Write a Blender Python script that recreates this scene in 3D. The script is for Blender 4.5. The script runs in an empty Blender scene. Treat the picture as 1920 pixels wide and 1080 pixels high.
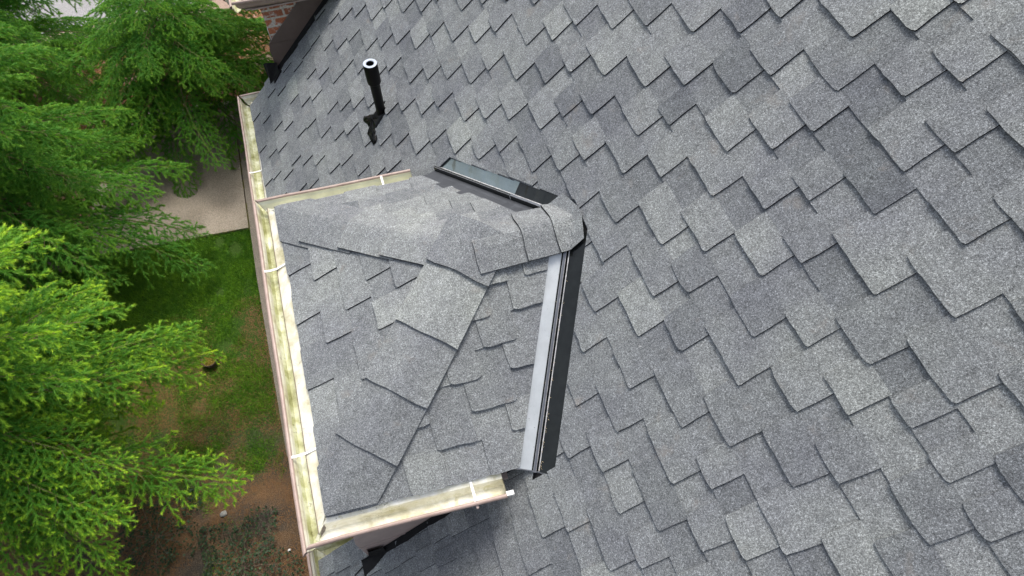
import bpy, bmesh, math, random
import numpy as np
from mathutils import Vector, Matrix
R = math.radians
random.seed(7); rng = np.random.default_rng(11)

# ---------------------------------------------------------------- camera, sky, sun, exposure
GZ = 5.5                                   # height of the bay ridge above the ground
sc = bpy.context.scene
cam_d = bpy.data.cameras.new("camera"); cam = bpy.data.objects.new("camera", cam_d)
sc.collection.objects.link(cam); sc.camera = cam
cam.location = (-0.855, -1.732, 2.528 + GZ)
cam.rotation_euler = (R(31.147), 0, R(-17.766))
cam_d.sensor_width = 36.0; cam_d.lens = 1213.7 / 1920 * 36
cam_d.clip_start = 0.05; cam_d.clip_end = 400
SUN_EL, SUN_AZ = 62, 25                    # azimuth measured from +Y (along the eave, away) towards +X (upslope)
w = bpy.data.worlds.new("World"); sc.world = w; w.use_nodes = True
nt = w.node_tree; bg = nt.nodes["Background"]
sky = nt.nodes.new("ShaderNodeTexSky"); sky.sky_type = 'NISHITA'; sky.sun_disc = False
sky.sun_elevation = R(SUN_EL); sky.sun_rotation = R(SUN_AZ); sky.dust_density = 4.0; sky.ozone_density = 0.6
hs = nt.nodes.new("ShaderNodeHueSaturation"); hs.inputs["Saturation"].default_value = 0.52      # thin overcast
nt.links.new(sky.outputs[0], hs.inputs["Color"]); nt.links.new(hs.outputs[0], bg.inputs[0]); bg.inputs[1].default_value = 0.13
sd = bpy.data.lights.new("sun", 'SUN'); sun = bpy.data.objects.new("sun", sd); sc.collection.objects.link(sun)
sd.energy = 1.5; sd.angle = R(24); sd.color = (1.0, 0.95, 0.87)
sv = Vector((math.sin(R(SUN_AZ)) * math.cos(R(SUN_EL)), math.cos(R(SUN_AZ)) * math.cos(R(SUN_EL)), math.sin(R(SUN_EL))))
sun.rotation_euler = sv.to_track_quat('Z', 'Y').to_euler()
sc.view_settings.view_transform = 'Standard'; sc.view_settings.look = 'None'
sc.view_settings.exposure = 0.87; sc.view_settings.gamma = 1

# ---------------------------------------------------------------- helpers
col = sc.collection
def P(h, u, z): return Vector((h, u, z + GZ))
def tag(o, label=None, cat=None, group=None, kind=None):
    if label: o["label"] = label
    if cat: o["category"] = cat
    if group: o["group"] = group
    if kind: o["kind"] = kind
    return o
def empty(name, loc=(0, 0, 0)):
    o = bpy.data.objects.new(name, None); o.location = loc; col.objects.link(o); return o
def link_mesh(name, me, parent=None):
    o = bpy.data.objects.new(name, me); col.objects.link(o)
    if parent:
        o.parent = parent
        base = Vector(parent.location) if parent.parent is None else Vector(parent.parent.location)
        if parent.parent is None: o.location = -base
    return o
class MB:
    """collects polygons with material index and a per-face tone"""
    def __init__(s): s.v = []; s.f = []; s.m = []; s.t = []
    def poly(s, pts, m=0, t=0.5):
        n = len(s.v); s.v += [tuple(p) for p in pts]; s.f.append(tuple(range(n, n + len(pts)))); s.m.append(m); s.t.append(t)
    def grid(s, rows, m=0, t=0.5, closed=False):
        n = len(s.v); a = len(rows); b = len(rows[0])
        for r in rows: s.v += [tuple(p) for p in r]
        for i in range(a - 1):
            for j in range(b if closed else b - 1):
                j2 = (j + 1) % b
                s.f.append((n + i * b + j, n + i * b + j2, n + (i + 1) * b + j2, n + (i + 1) * b + j)); s.m.append(m); s.t.append(t)
    def box(s, c, ax, ay, az, m=0, t=0.5):
        c = Vector(c); ax, ay, az = Vector(ax) / 2, Vector(ay) / 2, Vector(az) / 2
        q = [c + i * ax + j * ay + k * az for k in (-1, 1) for j in (-1, 1) for i in (-1, 1)]
        for f in ((0, 2, 3, 1), (4, 5, 7, 6), (0, 1, 5, 4), (2, 6, 7, 3), (0, 4, 6, 2), (1, 3, 7, 5)): s.poly([q[i] for i in f], m, t)
    def tube(s, pts, rad, n=8, m=0, t=0.5, cap=True):
        pts = [Vector(p) for p in pts]; rings = []
        for i, p in enumerate(pts):
            d = (pts[min(i + 1, len(pts) - 1)] - pts[max(i - 1, 0)]).normalized()
            a = d.orthogonal().normalized() if i == 0 else (a - d * a.dot(d)).normalized()
            b = d.cross(a); r = rad[i] if isinstance(rad, (list, tuple)) else rad
            rings.append([p + a * (r * math.cos(2 * math.pi * k / n)) + b * (r * math.sin(2 * math.pi * k / n)) for k in range(n)])
        s.grid(rings, m, t, closed=True)
        if cap: s.poly(rings[-1], m, t); s.poly(rings[0][::-1], m, t)
    def build(s, name, mats, parent=None, smooth=False, merge=0, cuts=None, bevel=0):
        me = bpy.data.meshes.new(name); me.from_pydata(s.v, [], s.f)
        if not isinstance(mats, (list, tuple)): mats = [mats]
        for mm in mats: me.materials.append(mm)
        me.polygons.foreach_set("material_index", s.m)
        at = me.attributes.new("tone", 'FLOAT', 'FACE'); at.data.foreach_set("value", s.t)
        if merge or cuts:
            bm = bmesh.new(); bm.from_mesh(me)
            if merge: bmesh.ops.remove_doubles(bm, verts=bm.verts, dist=merge)
            if cuts:
                planes, inside = cuts
                for co, no in planes:
                    bmesh.ops.bisect_plane(bm, geom=bm.verts[:] + bm.edges[:] + bm.faces[:], plane_co=co, plane_no=no, dist=1e-5)
                dead = [f for f in bm.faces if inside(f.calc_center_median())]
                bmesh.ops.delete(bm, geom=dead, context='FACES')
            bm.to_mesh(me); bm.free()
        me.polygons.foreach_set("use_smooth", [smooth] * len(me.polygons)); me.update()
        o = link_mesh(name, me, parent)
        if bevel:
            b = o.modifiers.new("bevel", 'BEVEL'); b.width = bevel; b.segments = 2; b.limit_method = 'ANGLE'
        return o

# ---------------------------------------------------------------- materials
def mat(name): 
    m = bpy.data.materials.new(name); m.use_nodes = True; return m, m.node_tree, m.node_tree.nodes["Principled BSDF"]
def N(t, typ, **kw):
    n = t.nodes.new(typ)
    for k, v in kw.items():
        if k.startswith("i_"): n.inputs[k[2:].replace("_", " ")].default_value = v
        else: setattr(n, k, v)
    return n
def coords(t): return N(t, "ShaderNodeNewGeometry").outputs["Position"]
def noise(t, vec, scale, detail=2, rough=0.5, dist=0.0):
    n = N(t, "ShaderNodeTexNoise"); n.inputs["Scale"].default_value = scale; n.inputs["Detail"].default_value = detail
    n.inputs["Roughness"].default_value = rough; n.inputs["Distortion"].default_value = dist
    t.links.new(vec, n.inputs["Vector"]); return n.outputs["Fac"]
def ramp(t, fac, stops, interp='LINEAR'):
    r = N(t, "ShaderNodeValToRGB"); e = r.color_ramp.elements; r.color_ramp.interpolation = interp
    while len(e) < len(stops): e.new(0.5)
    for i, (p, c) in enumerate(stops):
        e[i].position = p; e[i].color = (c if isinstance(c, tuple) else (c, c, c)) + (1,)
    t.links.new(fac, r.inputs[0]); return r.outputs[0]
def mix(t, fac, a, b, blend='MIX'):
    n = N(t, "ShaderNodeMix", data_type='RGBA', blend_type=blend)
    for s, v in ((0, fac), (6, a), (7, b)):
        if hasattr(v, "links"): t.links.new(v, n.inputs[s])
        else: n.inputs[s].default_value = v if s == 0 else tuple(v) + (1,)
    return n.outputs[2]
def mth(t, op, a, b=0.0, c=None):
    n = N(t, "ShaderNodeMath", operation=op)
    for i, v in enumerate((a, b) if c is None else (a, b, c)):
        if hasattr(v, "links"): t.links.new(v, n.inputs[i])
        else: n.inputs[i].default_value = v
    return n.outputs[0]
def bump(t, b, h, strength, dist):
    n = N(t, "ShaderNodeBump"); n.inputs["Strength"].default_value = strength; n.inputs["Distance"].default_value = dist
    t.links.new(h, n.inputs["Height"]); t.links.new(n.outputs[0], b.inputs["Normal"])
def simple(name, c, rough=0.6, metal=0.0, var=0.15, scale=30, bmp=0.0, spec=0.5):
    m, t, b = mat(name); v = coords(t); f = noise(t, v, scale, 4, 0.6)
    lo = tuple(x * (1 - var) for x in c); hi = tuple(min(1, x * (1 + var)) for x in c)
    t.links.new(ramp(t, f, [(0.3, lo), (0.7, hi)]), b.inputs["Base Color"])
    b.inputs["Roughness"].default_value = rough; b.inputs["Metallic"].default_value = metal
    b.inputs["Specular IOR Level"].default_value = spec
    if bmp: bump(t, b, f, bmp, 0.004)
    return m

def shingle_mat():
    m, t, b = mat("granule_shingle"); v = coords(t)
    tone = N(t, "ShaderNodeAttribute", attribute_name="tone").outputs["Fac"]
    g1 = noise(t, v, 320, 1, 0.6); g2 = noise(t, v, 140, 1, 0.5); g3 = noise(t, v, 26, 3, 0.6); g4 = noise(t, v, 3.2, 3, 0.55)
    base = ramp(t, tone, [(0.0, (0.128, 0.137, 0.148)), (0.5, (0.185, 0.195, 0.204)), (0.85, (0.236, 0.248, 0.250)), (1.0, (0.256, 0.270, 0.264))])
    grain = ramp(t, mth(t, 'ADD', mth(t, 'MULTIPLY', g1, 0.62), mth(t, 'MULTIPLY', g2, 0.38)), [(0.30, 0.30), (0.43, 0.70), (0.52, 1.0), (0.60, 1.42), (0.70, 2.5)])
    c = mix(t, 1.0, base, grain, 'MULTIPLY')
    c = mix(t, 1.0, c, ramp(t, g3, [(0.3, 0.84), (0.7, 1.16)]), 'MULTIPLY')
    c = mix(t, 1.0, c, ramp(t, g4, [(0.3, (0.90, 0.90, 0.93)), (0.7, (1.10, 1.11, 1.06))]), 'MULTIPLY')
    warm = ramp(t, noise(t, v, 9, 3, 0.6, 0.4), [(0.63, 0.0), (0.78, 0.40)])
    c = mix(t, warm, c, (0.24, 0.215, 0.19))
    # sparse pale scuffs
    c = mix(t, ramp(t, noise(t, v, 48, 2, 0.5), [(0.765, 0.0), (0.80, 0.6)]), c, (0.55, 0.55, 0.54))
    t.links.new(c, b.inputs["Base Color"]); b.inputs["Roughness"].default_value = 0.92; b.inputs["Specular IOR Level"].default_value = 0.25
    bump(t, b, g1, 0.55, 0.0025); return m
SH = shingle_mat()
ASPH = simple("asphalt_edge", (0.022, 0.021, 0.021), 0.9, var=0.3, scale=200, spec=0.1)
FELT = simple("roofing_felt", (0.02, 0.02, 0.021), 0.95, spec=0.1)
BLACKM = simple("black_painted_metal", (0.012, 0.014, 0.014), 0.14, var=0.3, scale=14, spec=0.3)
def metal_mat(name, c, rough, met=1.0):
    m, t, b = mat(name); v = coords(t); f = noise(t, v, 9, 4, 0.6); s = noise(t, v, 160, 2, 0.5)
    cc = ramp(t, f, [(0.3, tuple(x * 0.88 for x in c)), (0.7, tuple(min(1, x * 1.08) for x in c))])
    cc = mix(t, ramp(t, s, [(0.70, 0.0), (0.76, 0.6)]), cc, (0.05, 0.045, 0.04))
    t.links.new(cc, b.inputs["Base Color"]); b.inputs["Metallic"].default_value = met; b.inputs["Roughness"].default_value = rough
    bump(t, b, noise(t, v, 5, 2, 0.5), 0.15, 0.01); return m
GREYM = metal_mat("sky_sheen_metal", (0.56, 0.59, 0.60), 0.34, 0.4)  # pale tone carries the sky reflection on the near bay flange
DARKM = metal_mat("dark_grey_metal", (0.075, 0.08, 0.09), 0.3, 0.3)
EDGEM = simple("scratched_bright_edge", (0.42, 0.42, 0.43), 0.4, var=0.5, scale=40)
RIBM = metal_mat("rib_sheen_metal", (0.16, 0.17, 0.19), 0.28, 0.6)  # rib top painted paler for the light it reflects
def gutter_mat():
    m, t, b = mat("weathered_cream_gutter"); v = coords(t)
    f1 = noise(t, v, 7, 5, 0.65, 0.3); f2 = noise(t, v, 38, 4, 0.7); f3 = noise(t, v, 16, 3, 0.6, 0.6)
    c = ramp(t, f1, [(0.30, (0.44, 0.41, 0.24)), (0.42, (0.62, 0.58, 0.42)), (0.54, (0.76, 0.73, 0.61)), (0.70, (0.80, 0.79, 0.73))])
    c = mix(t, ramp(t, f2, [(0.62, 0.0), (0.72, 0.75)]), c, (0.15, 0.135, 0.075))
    c = mix(t, ramp(t, f3, [(0.60, 0.0), (0.72, 0.5)]), c, (0.40, 0.34, 0.14))
    t.links.new(c, b.inputs["Base Color"]); b.inputs["Roughness"].default_value = 0.6; bump(t, b, f2, 0.25, 0.002); return m
GUT = gutter_mat()
def gut2_mat():
    m, t, b = mat("stained_cream_gutter"); v = coords(t)
    f1 = noise(t, v, 5.5, 5, 0.7, 0.5); f2 = noise(t, v, 60, 4, 0.7); f3 = noise(t, v, 11, 4, 0.6, 0.6); f4 = noise(t, v, 4, 3, 0.5)
    c = ramp(t, f1, [(0.30, (0.46, 0.43, 0.29)), (0.41, (0.62, 0.59, 0.44)), (0.50, (0.76, 0.74, 0.62)), (0.62, (0.88, 0.87, 0.80))])
    c = mix(t, ramp(t, f3, [(0.58, 0.0), (0.66, 0.6)]), c, (0.50, 0.46, 0.22))
    c = mix(t, ramp(t, mth(t, 'MULTIPLY', f2, mth(t, 'ADD', f4, 0.45)), [(0.62, 0.0), (0.70, 0.8)]), c, (0.16, 0.14, 0.08))
    t.links.new(c, b.inputs["Base Color"]); b.inputs["Roughness"].default_value = 0.6; bump(t, b, f2, 0.25, 0.002); return m
GUT2 = gut2_mat()
def algae_mat():
    m, t, b = mat("algae_gutter_floor"); v = coords(t)
    f1 = noise(t, v, 10, 5, 0.65, 0.2); f2 = noise(t, v, 55, 3, 0.6)
    c = ramp(t, f1, [(0.32, (0.24, 0.24, 0.09)), (0.46, (0.42, 0.43, 0.22)), (0.58, (0.60, 0.61, 0.43)), (0.72, (0.72, 0.74, 0.62))])
    c = mix(t, ramp(t, f2, [(0.60, 0.0), (0.72, 0.7)]), c, (0.13, 0.12, 0.05))
    t.links.new(c, b.inputs["Base Color"]); b.inputs["Roughness"].default_value = 0.5; return m
ALG = algae_mat()
def rim_mat():
    m, t, b = mat("faded_brown_paint"); v = coords(t)
    f1 = noise(t, v, 12, 4, 0.6); f2 = noise(t, v, 70, 3, 0.6)
    c = ramp(t, f1, [(0.3, (0.30, 0.215, 0.18)), (0.7, (0.43, 0.33, 0.285))])
    c = mix(t, ramp(t, f2, [(0.64, 0.0), (0.72, 0.7)]), c, (0.13, 0.10, 0.08))
    t.links.new(c, b.inputs["Base Color"]); b.inputs["Roughness"].default_value = 0.42; return m
RIM = rim_mat()
CREAM = simple("pale_cream_gutter", (0.72, 0.72, 0.58), 0.5, var=0.18, scale=9)
LIPM = simple("dark_joint", (0.13, 0.09, 0.07), 0.8)  # thin dark line along the gutter's back lip
WHITE = simple("white_paint", (0.80, 0.80, 0.77), 0.4, var=0.06)
BROWN = simple("dark_brown_cladding", (0.115, 0.085, 0.072), 0.32, var=0.14, scale=10)
PINKB = simple("faded_cladding", (0.40, 0.32, 0.29), 0.4, var=0.12, scale=12)
PIPE = simple("black_plastic_pipe", (0.002, 0.002, 0.0025), 0.5, var=0.2, spec=0.2)
PIPER = simple("cut_pipe_rim", (0.40, 0.45, 0.53), 0.45, var=0.08)
TAR = simple("tar_sealant", (0.0015, 0.0015, 0.0015), 0.22, var=0.3, scale=60, bmp=0.5, spec=0.16)
def brick_mat():
    m, t, b = mat("worn_brick"); g = coords(t)
    sp = N(t, "ShaderNodeSeparateXYZ"); t.links.new(g, sp.inputs[0]); cb = N(t, "ShaderNodeCombineXYZ")
    t.links.new(mth(t, 'ADD', sp.outputs[0], sp.outputs[1]), cb.inputs[0]); t.links.new(sp.outputs[2], cb.inputs[1])
    br = N(t, "ShaderNodeTexBrick"); t.links.new(cb.outputs[0], br.inputs["Vector"])
    br.inputs["Color1"].default_value = (0.46, 0.16, 0.08, 1); br.inputs["Color2"].default_value = (0.28, 0.10, 0.055, 1)
    br.inputs["Mortar"].default_value = (0.52, 0.49, 0.43, 1); br.inputs["Scale"].default_value = 1.0
    br.inputs["Brick Width"].default_value = 0.215; br.inputs["Row Height"].default_value = 0.075; br.inputs["Mortar Size"].default_value = 0.009
    c = mix(t, ramp(t, noise(t, g, 16, 4, 0.7), [(0.52, 0.0), (0.62, 0.85)]), br.outputs["Color"], (0.60, 0.57, 0.52))
    c = mix(t, 1.0, c, ramp(t, noise(t, g, 60, 3, 0.6), [(0.3, 0.7), (0.7, 1.2)]), 'MULTIPLY')
    t.links.new(c, b.inputs["Base Color"]); b.inputs["Roughness"].default_value = 0.9
    bump(t, b, br.outputs["Fac"], -0.6, 0.01); return m
BRICK = brick_mat()
def concrete_mat(name, a, c2, dark):
    m, t, b = mat(name); v = coords(t)
    f = noise(t, v, 1.8, 5, 0.6); g = noise(t, v, 120, 2, 0.6)
    c = ramp(t, f, [(0.3, a), (0.7, c2)])
    c = mix(t, 1.0, c, ramp(t, g, [(0.3, 0.55), (0.5, 1.0), (0.66, 1.5)]), 'MULTIPLY')
    c = mix(t, ramp(t, noise(t, v, 0.9, 4, 0.7), [(0.56, 0.0), (0.7, 0.5)]), c, dark)
    t.links.new(c, b.inputs["Base Color"]); b.inputs["Roughness"].default_value = 0.9; bump(t, b, g, 0.4, 0.004); return m
SLAB = concrete_mat("aggregate_concrete", (0.27, 0.23, 0.18), (0.34, 0.295, 0.24), (0.19, 0.165, 0.13))
STRIP = concrete_mat("narrow_strip_concrete", (0.20, 0.175, 0.145), (0.27, 0.235, 0.195), (0.13, 0.12, 0.08))
ROAD = concrete_mat("grey_asphalt", (0.25, 0.245, 0.25), (0.31, 0.305, 0.31), (0.22, 0.21, 0.21))
def soil_mat():
    m, t, b = mat("soil_and_needle_litter"); v = coords(t)
    f = noise(t, v, 1.7, 5, 0.65); g = noise(t, v, 90, 3, 0.7); h = noise(t, v, 9, 4, 0.6)
    c = ramp(t, f, [(0.36, (0.065, 0.058, 0.050)), (0.48, (0.105, 0.082, 0.060)), (0.58, (0.17, 0.108, 0.062)), (0.72, (0.24, 0.14, 0.07))])
    sp = N(t, "ShaderNodeSeparateXYZ"); t.links.new(v, sp.inputs[0])
    far = ramp(t, mth(t, 'MULTIPLY', sp.outputs[1], 0.1), [(0.66, 0.0), (0.74, 1.0)])
    c = mix(t, far, c, (0.36, 0.265, 0.215))
    lawn = mth(t, 'MULTIPLY', ramp(t, mth(t, 'ADD', mth(t, 'MULTIPLY', sp.outputs[1], 0.1), mth(t, 'MULTIPLY', h, 0.10)), [(0.16, 0.0), (0.30, 1.0)]), ramp(t, mth(t, 'MULTIPLY', sp.outputs[1], 0.1), [(0.52, 1.0), (0.54, 0.0)]))
    c = mix(t, lawn, c, (0.05, 0.10, 0.018))
    c = mix(t, 1.0, c, ramp(t, g, [(0.3, 0.45), (0.5, 1.0), (0.66, 1.7)]), 'MULTIPLY')
    t.links.new(c, b.inputs["Base Color"]); b.inputs["Roughness"].default_value = 1.0; b.inputs["Specular IOR Level"].default_value = 0.1
    bump(t, b, g, 0.8, 0.02); return m
SOIL = soil_mat()
def leaf_mat(name, young, old, trans=0.22, dead=None):
    m, t, b = mat(name)
    a = N(t, "ShaderNodeAttribute", attribute_name="tone").outputs["Fac"]
    info = N(t, "ShaderNodeObjectInfo").outputs["Random"]
    c = ramp(t, a, [(0.0, old), (0.40, tuple(x * .72 + y * .28 for x, y in zip(old, young))), (0.72, tuple(x * .45 + y * .55 for x, y in zip(old, young))), (1.0, young)])
    c = mix(t, 1.0, c, ramp(t, info, [(0.0, (0.8, 0.86, 0.9)), (1.0, (1.2, 1.1, 1.0))]), 'MULTIPLY')
    out = t.nodes["Material Output"]; tr = N(t, "ShaderNodeBsdfTranslucent"); mx = N(t, "ShaderNodeMixShader")
    t.links.new(c, b.inputs["Base Color"]); t.links.new(c, tr.inputs[0]); b.inputs["Roughness"].default_value = 0.55
    b.inputs["Specular IOR Level"].default_value = 0.3
    mx.inputs[0].default_value = trans; t.links.new(b.outputs[0], mx.inputs[1]); t.links.new(tr.outputs[0], mx.inputs[2]); t.links.new(mx.outputs[0], out.inputs[0])
    return m
NEED = leaf_mat("cedar_needles", (0.60, 0.90, 0.05), (0.050, 0.25, 0.028))
GRASS = leaf_mat("grass_blades", (0.26, 0.50, 0.035), (0.08, 0.23, 0.022))
LITTER = leaf_mat("dry_needles", (0.42, 0.21, 0.07), (0.20, 0.09, 0.035), 0.1)
IVY = leaf_mat("ivy_leaves", (0.07, 0.13, 0.05), (0.012, 0.035, 0.016), 0.15)
BARK = simple("bark", (0.15, 0.115, 0.085), 0.95, var=0.4, scale=40, bmp=0.6)
TWIG = simple("twig_bark", (0.16, 0.13, 0.065), 0.9, var=0.3, scale=60)
# ---------------------------------------------------------------- house: walls
TM = math.tan(R(45.282)); TB = math.tan(R(27.2)); CM = math.cos(R(45.282)); SM = math.sin(R(45.282)); CB = math.cos(R(27.2)); SB = math.sin(R(27.2))
house = tag(empty("house", (2.5, 1.5, 0)), "brick house under a steep grey shingle roof with a small hipped bay roof", "house")
EV0, EV1 = -3.9, 9.6       # extent along the eave
HX = -1.42                 # face of the front wall
mb = MB()
RZ = 2.45                  # ridge of the main roof above the bay ridge
hR = RZ / TM
def wall_quad(mb, pts): mb.poly(pts)
# front wall up to the eave, rising where the wall dormers stand
mb.poly([P(HX, EV0 + .2, -GZ), P(HX, EV0 + .2, HX * TM - .12), P(HX, EV1 - .2, HX * TM - .12), P(HX, EV1 - .2, -GZ)])
back = 2 * hR - HX
mb.poly([P(back, EV0 + .2, -GZ), P(back, EV1 - .2, -GZ), P(back, EV1 - .2, HX * TM - .12), P(back, EV0 + .2, HX * TM - .12)])
for y in (EV0 + .2, EV1 - .2):
    mb.poly([P(HX, y, -GZ), P(back, y, -GZ), P(back, y, HX * TM - .12), P(hR, y, RZ - .14), P(HX, y, HX * TM - .12)])
mb.build("wall", BRICK, house)

# ---------------------------------------------------------------- shingle fields
def snoise(a, b, s=0): return math.sin(a * 3.1 + s) * .5 + math.sin(a * 7.7 + b * 5.3 + s * 1.7) * .3 + math.sin(a * 17.3 + b * 3.1 + s * 2.3) * .2
def field(mb, courses, to, rnd):
    """courses: list of (v0, v1, amin, amax, teeth[(a0,a1)]); to(a, v, lift) -> point. a grows away from the tooth's end edge."""
    for ci, (v0, v1, amin, amax, teeth) in enumerate(courses):
        H = v1 - v0; ph = rnd.random() * 20
        wob = lambda a: 0.0026 * snoise(a * 2.2, ci, ph) + 0.0011 * math.sin(a * 61 + ph) + .0006 * math.sin(a * 173 + ph * 3)
        # base layer in runs between joints, each with its own tone
        edges = sorted([amin] + [a for t in teeth for a in t] + [amax]); edges = [e for e in edges if amin <= e <= amax]
        for e0, e1 in zip(edges[:-1], edges[1:]):
            if e1 - e0 < 1e-4: continue
            n = max(1, int((e1 - e0) / .05)); tone = min(1, max(0, rnd.gauss(.45, .17)))
            As = [e0 + (e1 - e0) * i / n for i in range(n + 1)]
            rows = [[to(a, v0 + wob(a), .009) for a in As], [to(a, v0 + H * .5, .0055) for a in As], [to(a, v1 + .012, .002) for a in As]]
            mb.grid(rows, 0, tone)
            mb.grid([[to(a, v0 + wob(a) + .001, 0.0) for a in As], [to(a, v0 + wob(a), .009) for a in As]], 1, .3)
        for (a0, a1) in teeth:
            a0 = max(a0, amin); a1 = min(a1, amax)
            if a1 - a0 < .03: continue
            tone = min(1, max(0, rnd.gauss(.52, .19)))
            n = max(3, int((a1 - a0) / .03)); th = .0068 + rnd.uniform(-.0006, .0014)
            cur = rnd.uniform(0, .0035) if rnd.random() < .6 else 0; cur2 = rnd.uniform(0, .003) if rnd.random() < .4 else 0
            rnd_r = rnd.uniform(.004, .011); sk0 = rnd.uniform(-.005, .005); sk1 = rnd.uniform(-.006, .006); bow = rnd.uniform(-.005, .006)
            fr = [0, .35 / n, 1 / n] + [i / n for i in range(2, n - 1)] + [(n - 1) / n, 1 - .35 / n, 1]
            def pt(f, g):
                a = a0 + (a1 - a0) * f
                a += (sk0 * (1 - g) + .0015 * math.sin(g * 9 + ph + a0 * 40)) * (1 - f) + (sk1 * (1 - g) + .0015 * math.sin(g * 8 + ph)) * f
                lift = .0095 * (1 - g) + .0022 * g + th
                if g == 0: lift += cur * max(0, 1 - f * 4) + cur2 * max(0, 1 - (1 - f) * 4)
                v = v0 + H * g - .0015 * (1 - g) + (wob(a) + bow * math.sin(f * math.pi)) * (1 - g)
                if g == 0:
                    rr = rnd_r
                    if f < 1e-6 or f > 1 - 1e-6: v += rr
                    elif abs(f - .35 / n) < 1e-6 or abs(f - (1 - .35 / n)) < 1e-6: v += rr * .25
                return to(a, v, lift), to(a, v + .0006, lift - th - .003)
            gs = (0, .12, .5, 1.07)
            tops = [[pt(f, g)[0] for f in fr] for g in gs]
            mb.grid(tops, 0, tone)
            mb.grid([[pt(f, 0)[1] for f in fr], tops[0]], 1, .3)
            mb.grid([[pt(0, g)[1] for g in gs], [pt(0, g)[0] for g in gs]], 1, .3)
            mb.grid([[pt(1, g)[1] for g in gs], [pt(1, g)[0] for g in gs]], 1, .3)
SPC = [.42, .26, .42, .40, .31]
def teeth_from_ends(ends, amin, amax, rnd):
    """tooth ends read off the photograph; gaps between them continue with the same rhythm"""
    e = sorted(ends)
    out = []
    for a in e:
        if not out or a - out[-1] > .06: out.append(a)
    e = out if out else [amin + rnd.uniform(0, .4)]
    j = rnd.randrange(5)
    full = [e[0]]
    while full[0] > amin: full.insert(0, full[0] - SPC[j % 5]); j += 1
    for a in e[1:]:
        g = a - full[-1]
        if g > .62:
            n = max(1, round(g / .36))
            for q in range(1, n): full.append(a - g * (n - q) / n + rnd.uniform(-.04, .04))
        full.append(a)
    while full[-1] < amax: full.append(full[-1] + SPC[j % 5]); j += 1
    return [(a, a + (b - a) * rnd.uniform(.46, .66)) for a, b in zip(full[:-1], full[1:])]

TEETH = {-27:[3.181,2.755,2.347],-26:[3.426,3.004,2.576,2.309],-25:[3.209,2.775,2.501,2.182],-24:[3.081,2.632,2.221,1.913,-1.006],-23:[2.824,2.403,2.09,1.83,-1.04],-22:[3.087,2.642,2.373,1.957,-1.038],-21:[2.835,2.564,2.136,1.744,-0.943,-1.122],-20:[2.681,2.272,1.963,1.697,-1.031,-1.153],-19:[2.883,2.469,2.151,1.888,1.47],-18:[3.058,2.72,2.46,2.032,1.626,1.323,-1.057],-17:[2.928,2.65,1.509,1.251],-16:[2.787,2.374,2.056,1.375,1.374,-0.949],-15:[2.572,2.248,1.985,1.566,1.564,1.169,-1.255],-14:[2.527,2.107,1.705,1.391,1.131,-0.968,-1.283],-13:[2.295,1.898,1.581,1.319,0.912,-1.005,-1.491],-12:[2.124,1.857,1.435,1.041,0.729,-0.819,-1.134,-1.31,-1.531],-11:[1.635,1.238,0.926,0.662,-0.622,-1.017,-1.438],-10:[1.771,1.46,1.198,0.78,0.389,-0.176,-0.492,-0.887,-1.303,-1.565],-9:[1.652,1.388,0.962,0.569,0.567,0.267,0.019,-0.308,-0.704,-1.125,-1.38],-8:[1.098,0.781,0.78,0.519,0.213,-0.185,-0.597,-0.861,-1.278,-1.677],-7:[1.283,0.97,0.969,0.701,0.393,-0.001,-0.418,-0.674,-1.091,-1.494],-6:[0.921,0.524,0.108,-0.142,-0.564,-0.963,-1.274,-1.54],-5:[0.713,0.295,0.039,-0.381,-0.778,-1.092,-1.36,-1.784],-4:[0.568,0.15,-0.248,-0.562,-0.564,-0.827,-1.25,-1.475,-1.65,-1.828],-3:[0.344,-0.052,-0.369,-0.637,-1.056,-1.464],-2:[0.165,-0.096,-0.414,-0.817,-1.238],-1:[0.087,-0.338,-0.742,-1.058],0:[-0.203,-0.524,-0.789],1:[-0.334,-0.595]}
PC = [1.35392, -0.00341, -0.01429, 0.00205, 0.007, 0.00794, 0.00052, 0.00581, 0.00854, 0.00625]
def warp(U, W):
    U = max(-2.0, min(3.4, U)); W = max(-2.55, min(1.2, W))
    return sum(c * x for c, x in zip(PC, (1, U, W, U*U, U*W, W*W, U**3, U*U*W, U*W*W, W**3)))
def vk(k, u):
    W = k * .143 + 1.35
    for _ in range(4): W = k * .143 + warp(u, W)
    return W
nm_ = Vector((-SM, 0, CM)); nb_s = None
def main_pt(k0):
    pass
def to_main(a, kk, lift):
    W = vk(kk, a); h = W * CM
    return P(h, a, h * TM) + nm_ * lift
rnd = random.Random(5)
mb = MB(); courses = []
K0, K1 = -27, 14
for k in range(K0, K1):
    ends = TEETH.get(k, [])
    courses.append((k, k + 1, EV0, EV1, teeth_from_ends(ends, EV0, EV1, rnd)))
# v is in course units here, so pass lengths scaled
def to_main_c(a, v, lift):
    # v = k + d/.. ; wobbles arrive in metres relative to course unit
    k = math.floor(v + .25) if abs(v - round(v)) < .25 else None
    return to_main(a, v, lift)
def field_units(mb, courses, to, rnd, unit):
    cs = [(c[0] * unit, c[1] * unit, c[2], c[3], c[4]) for c in courses]
    field(mb, cs, lambda a, v, l: to(a, v / unit, l), rnd)
# drop courses far from any plausible view to keep the mesh light: clip columns
field_units(mb, courses, to_main_c, rnd, .143)
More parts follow.
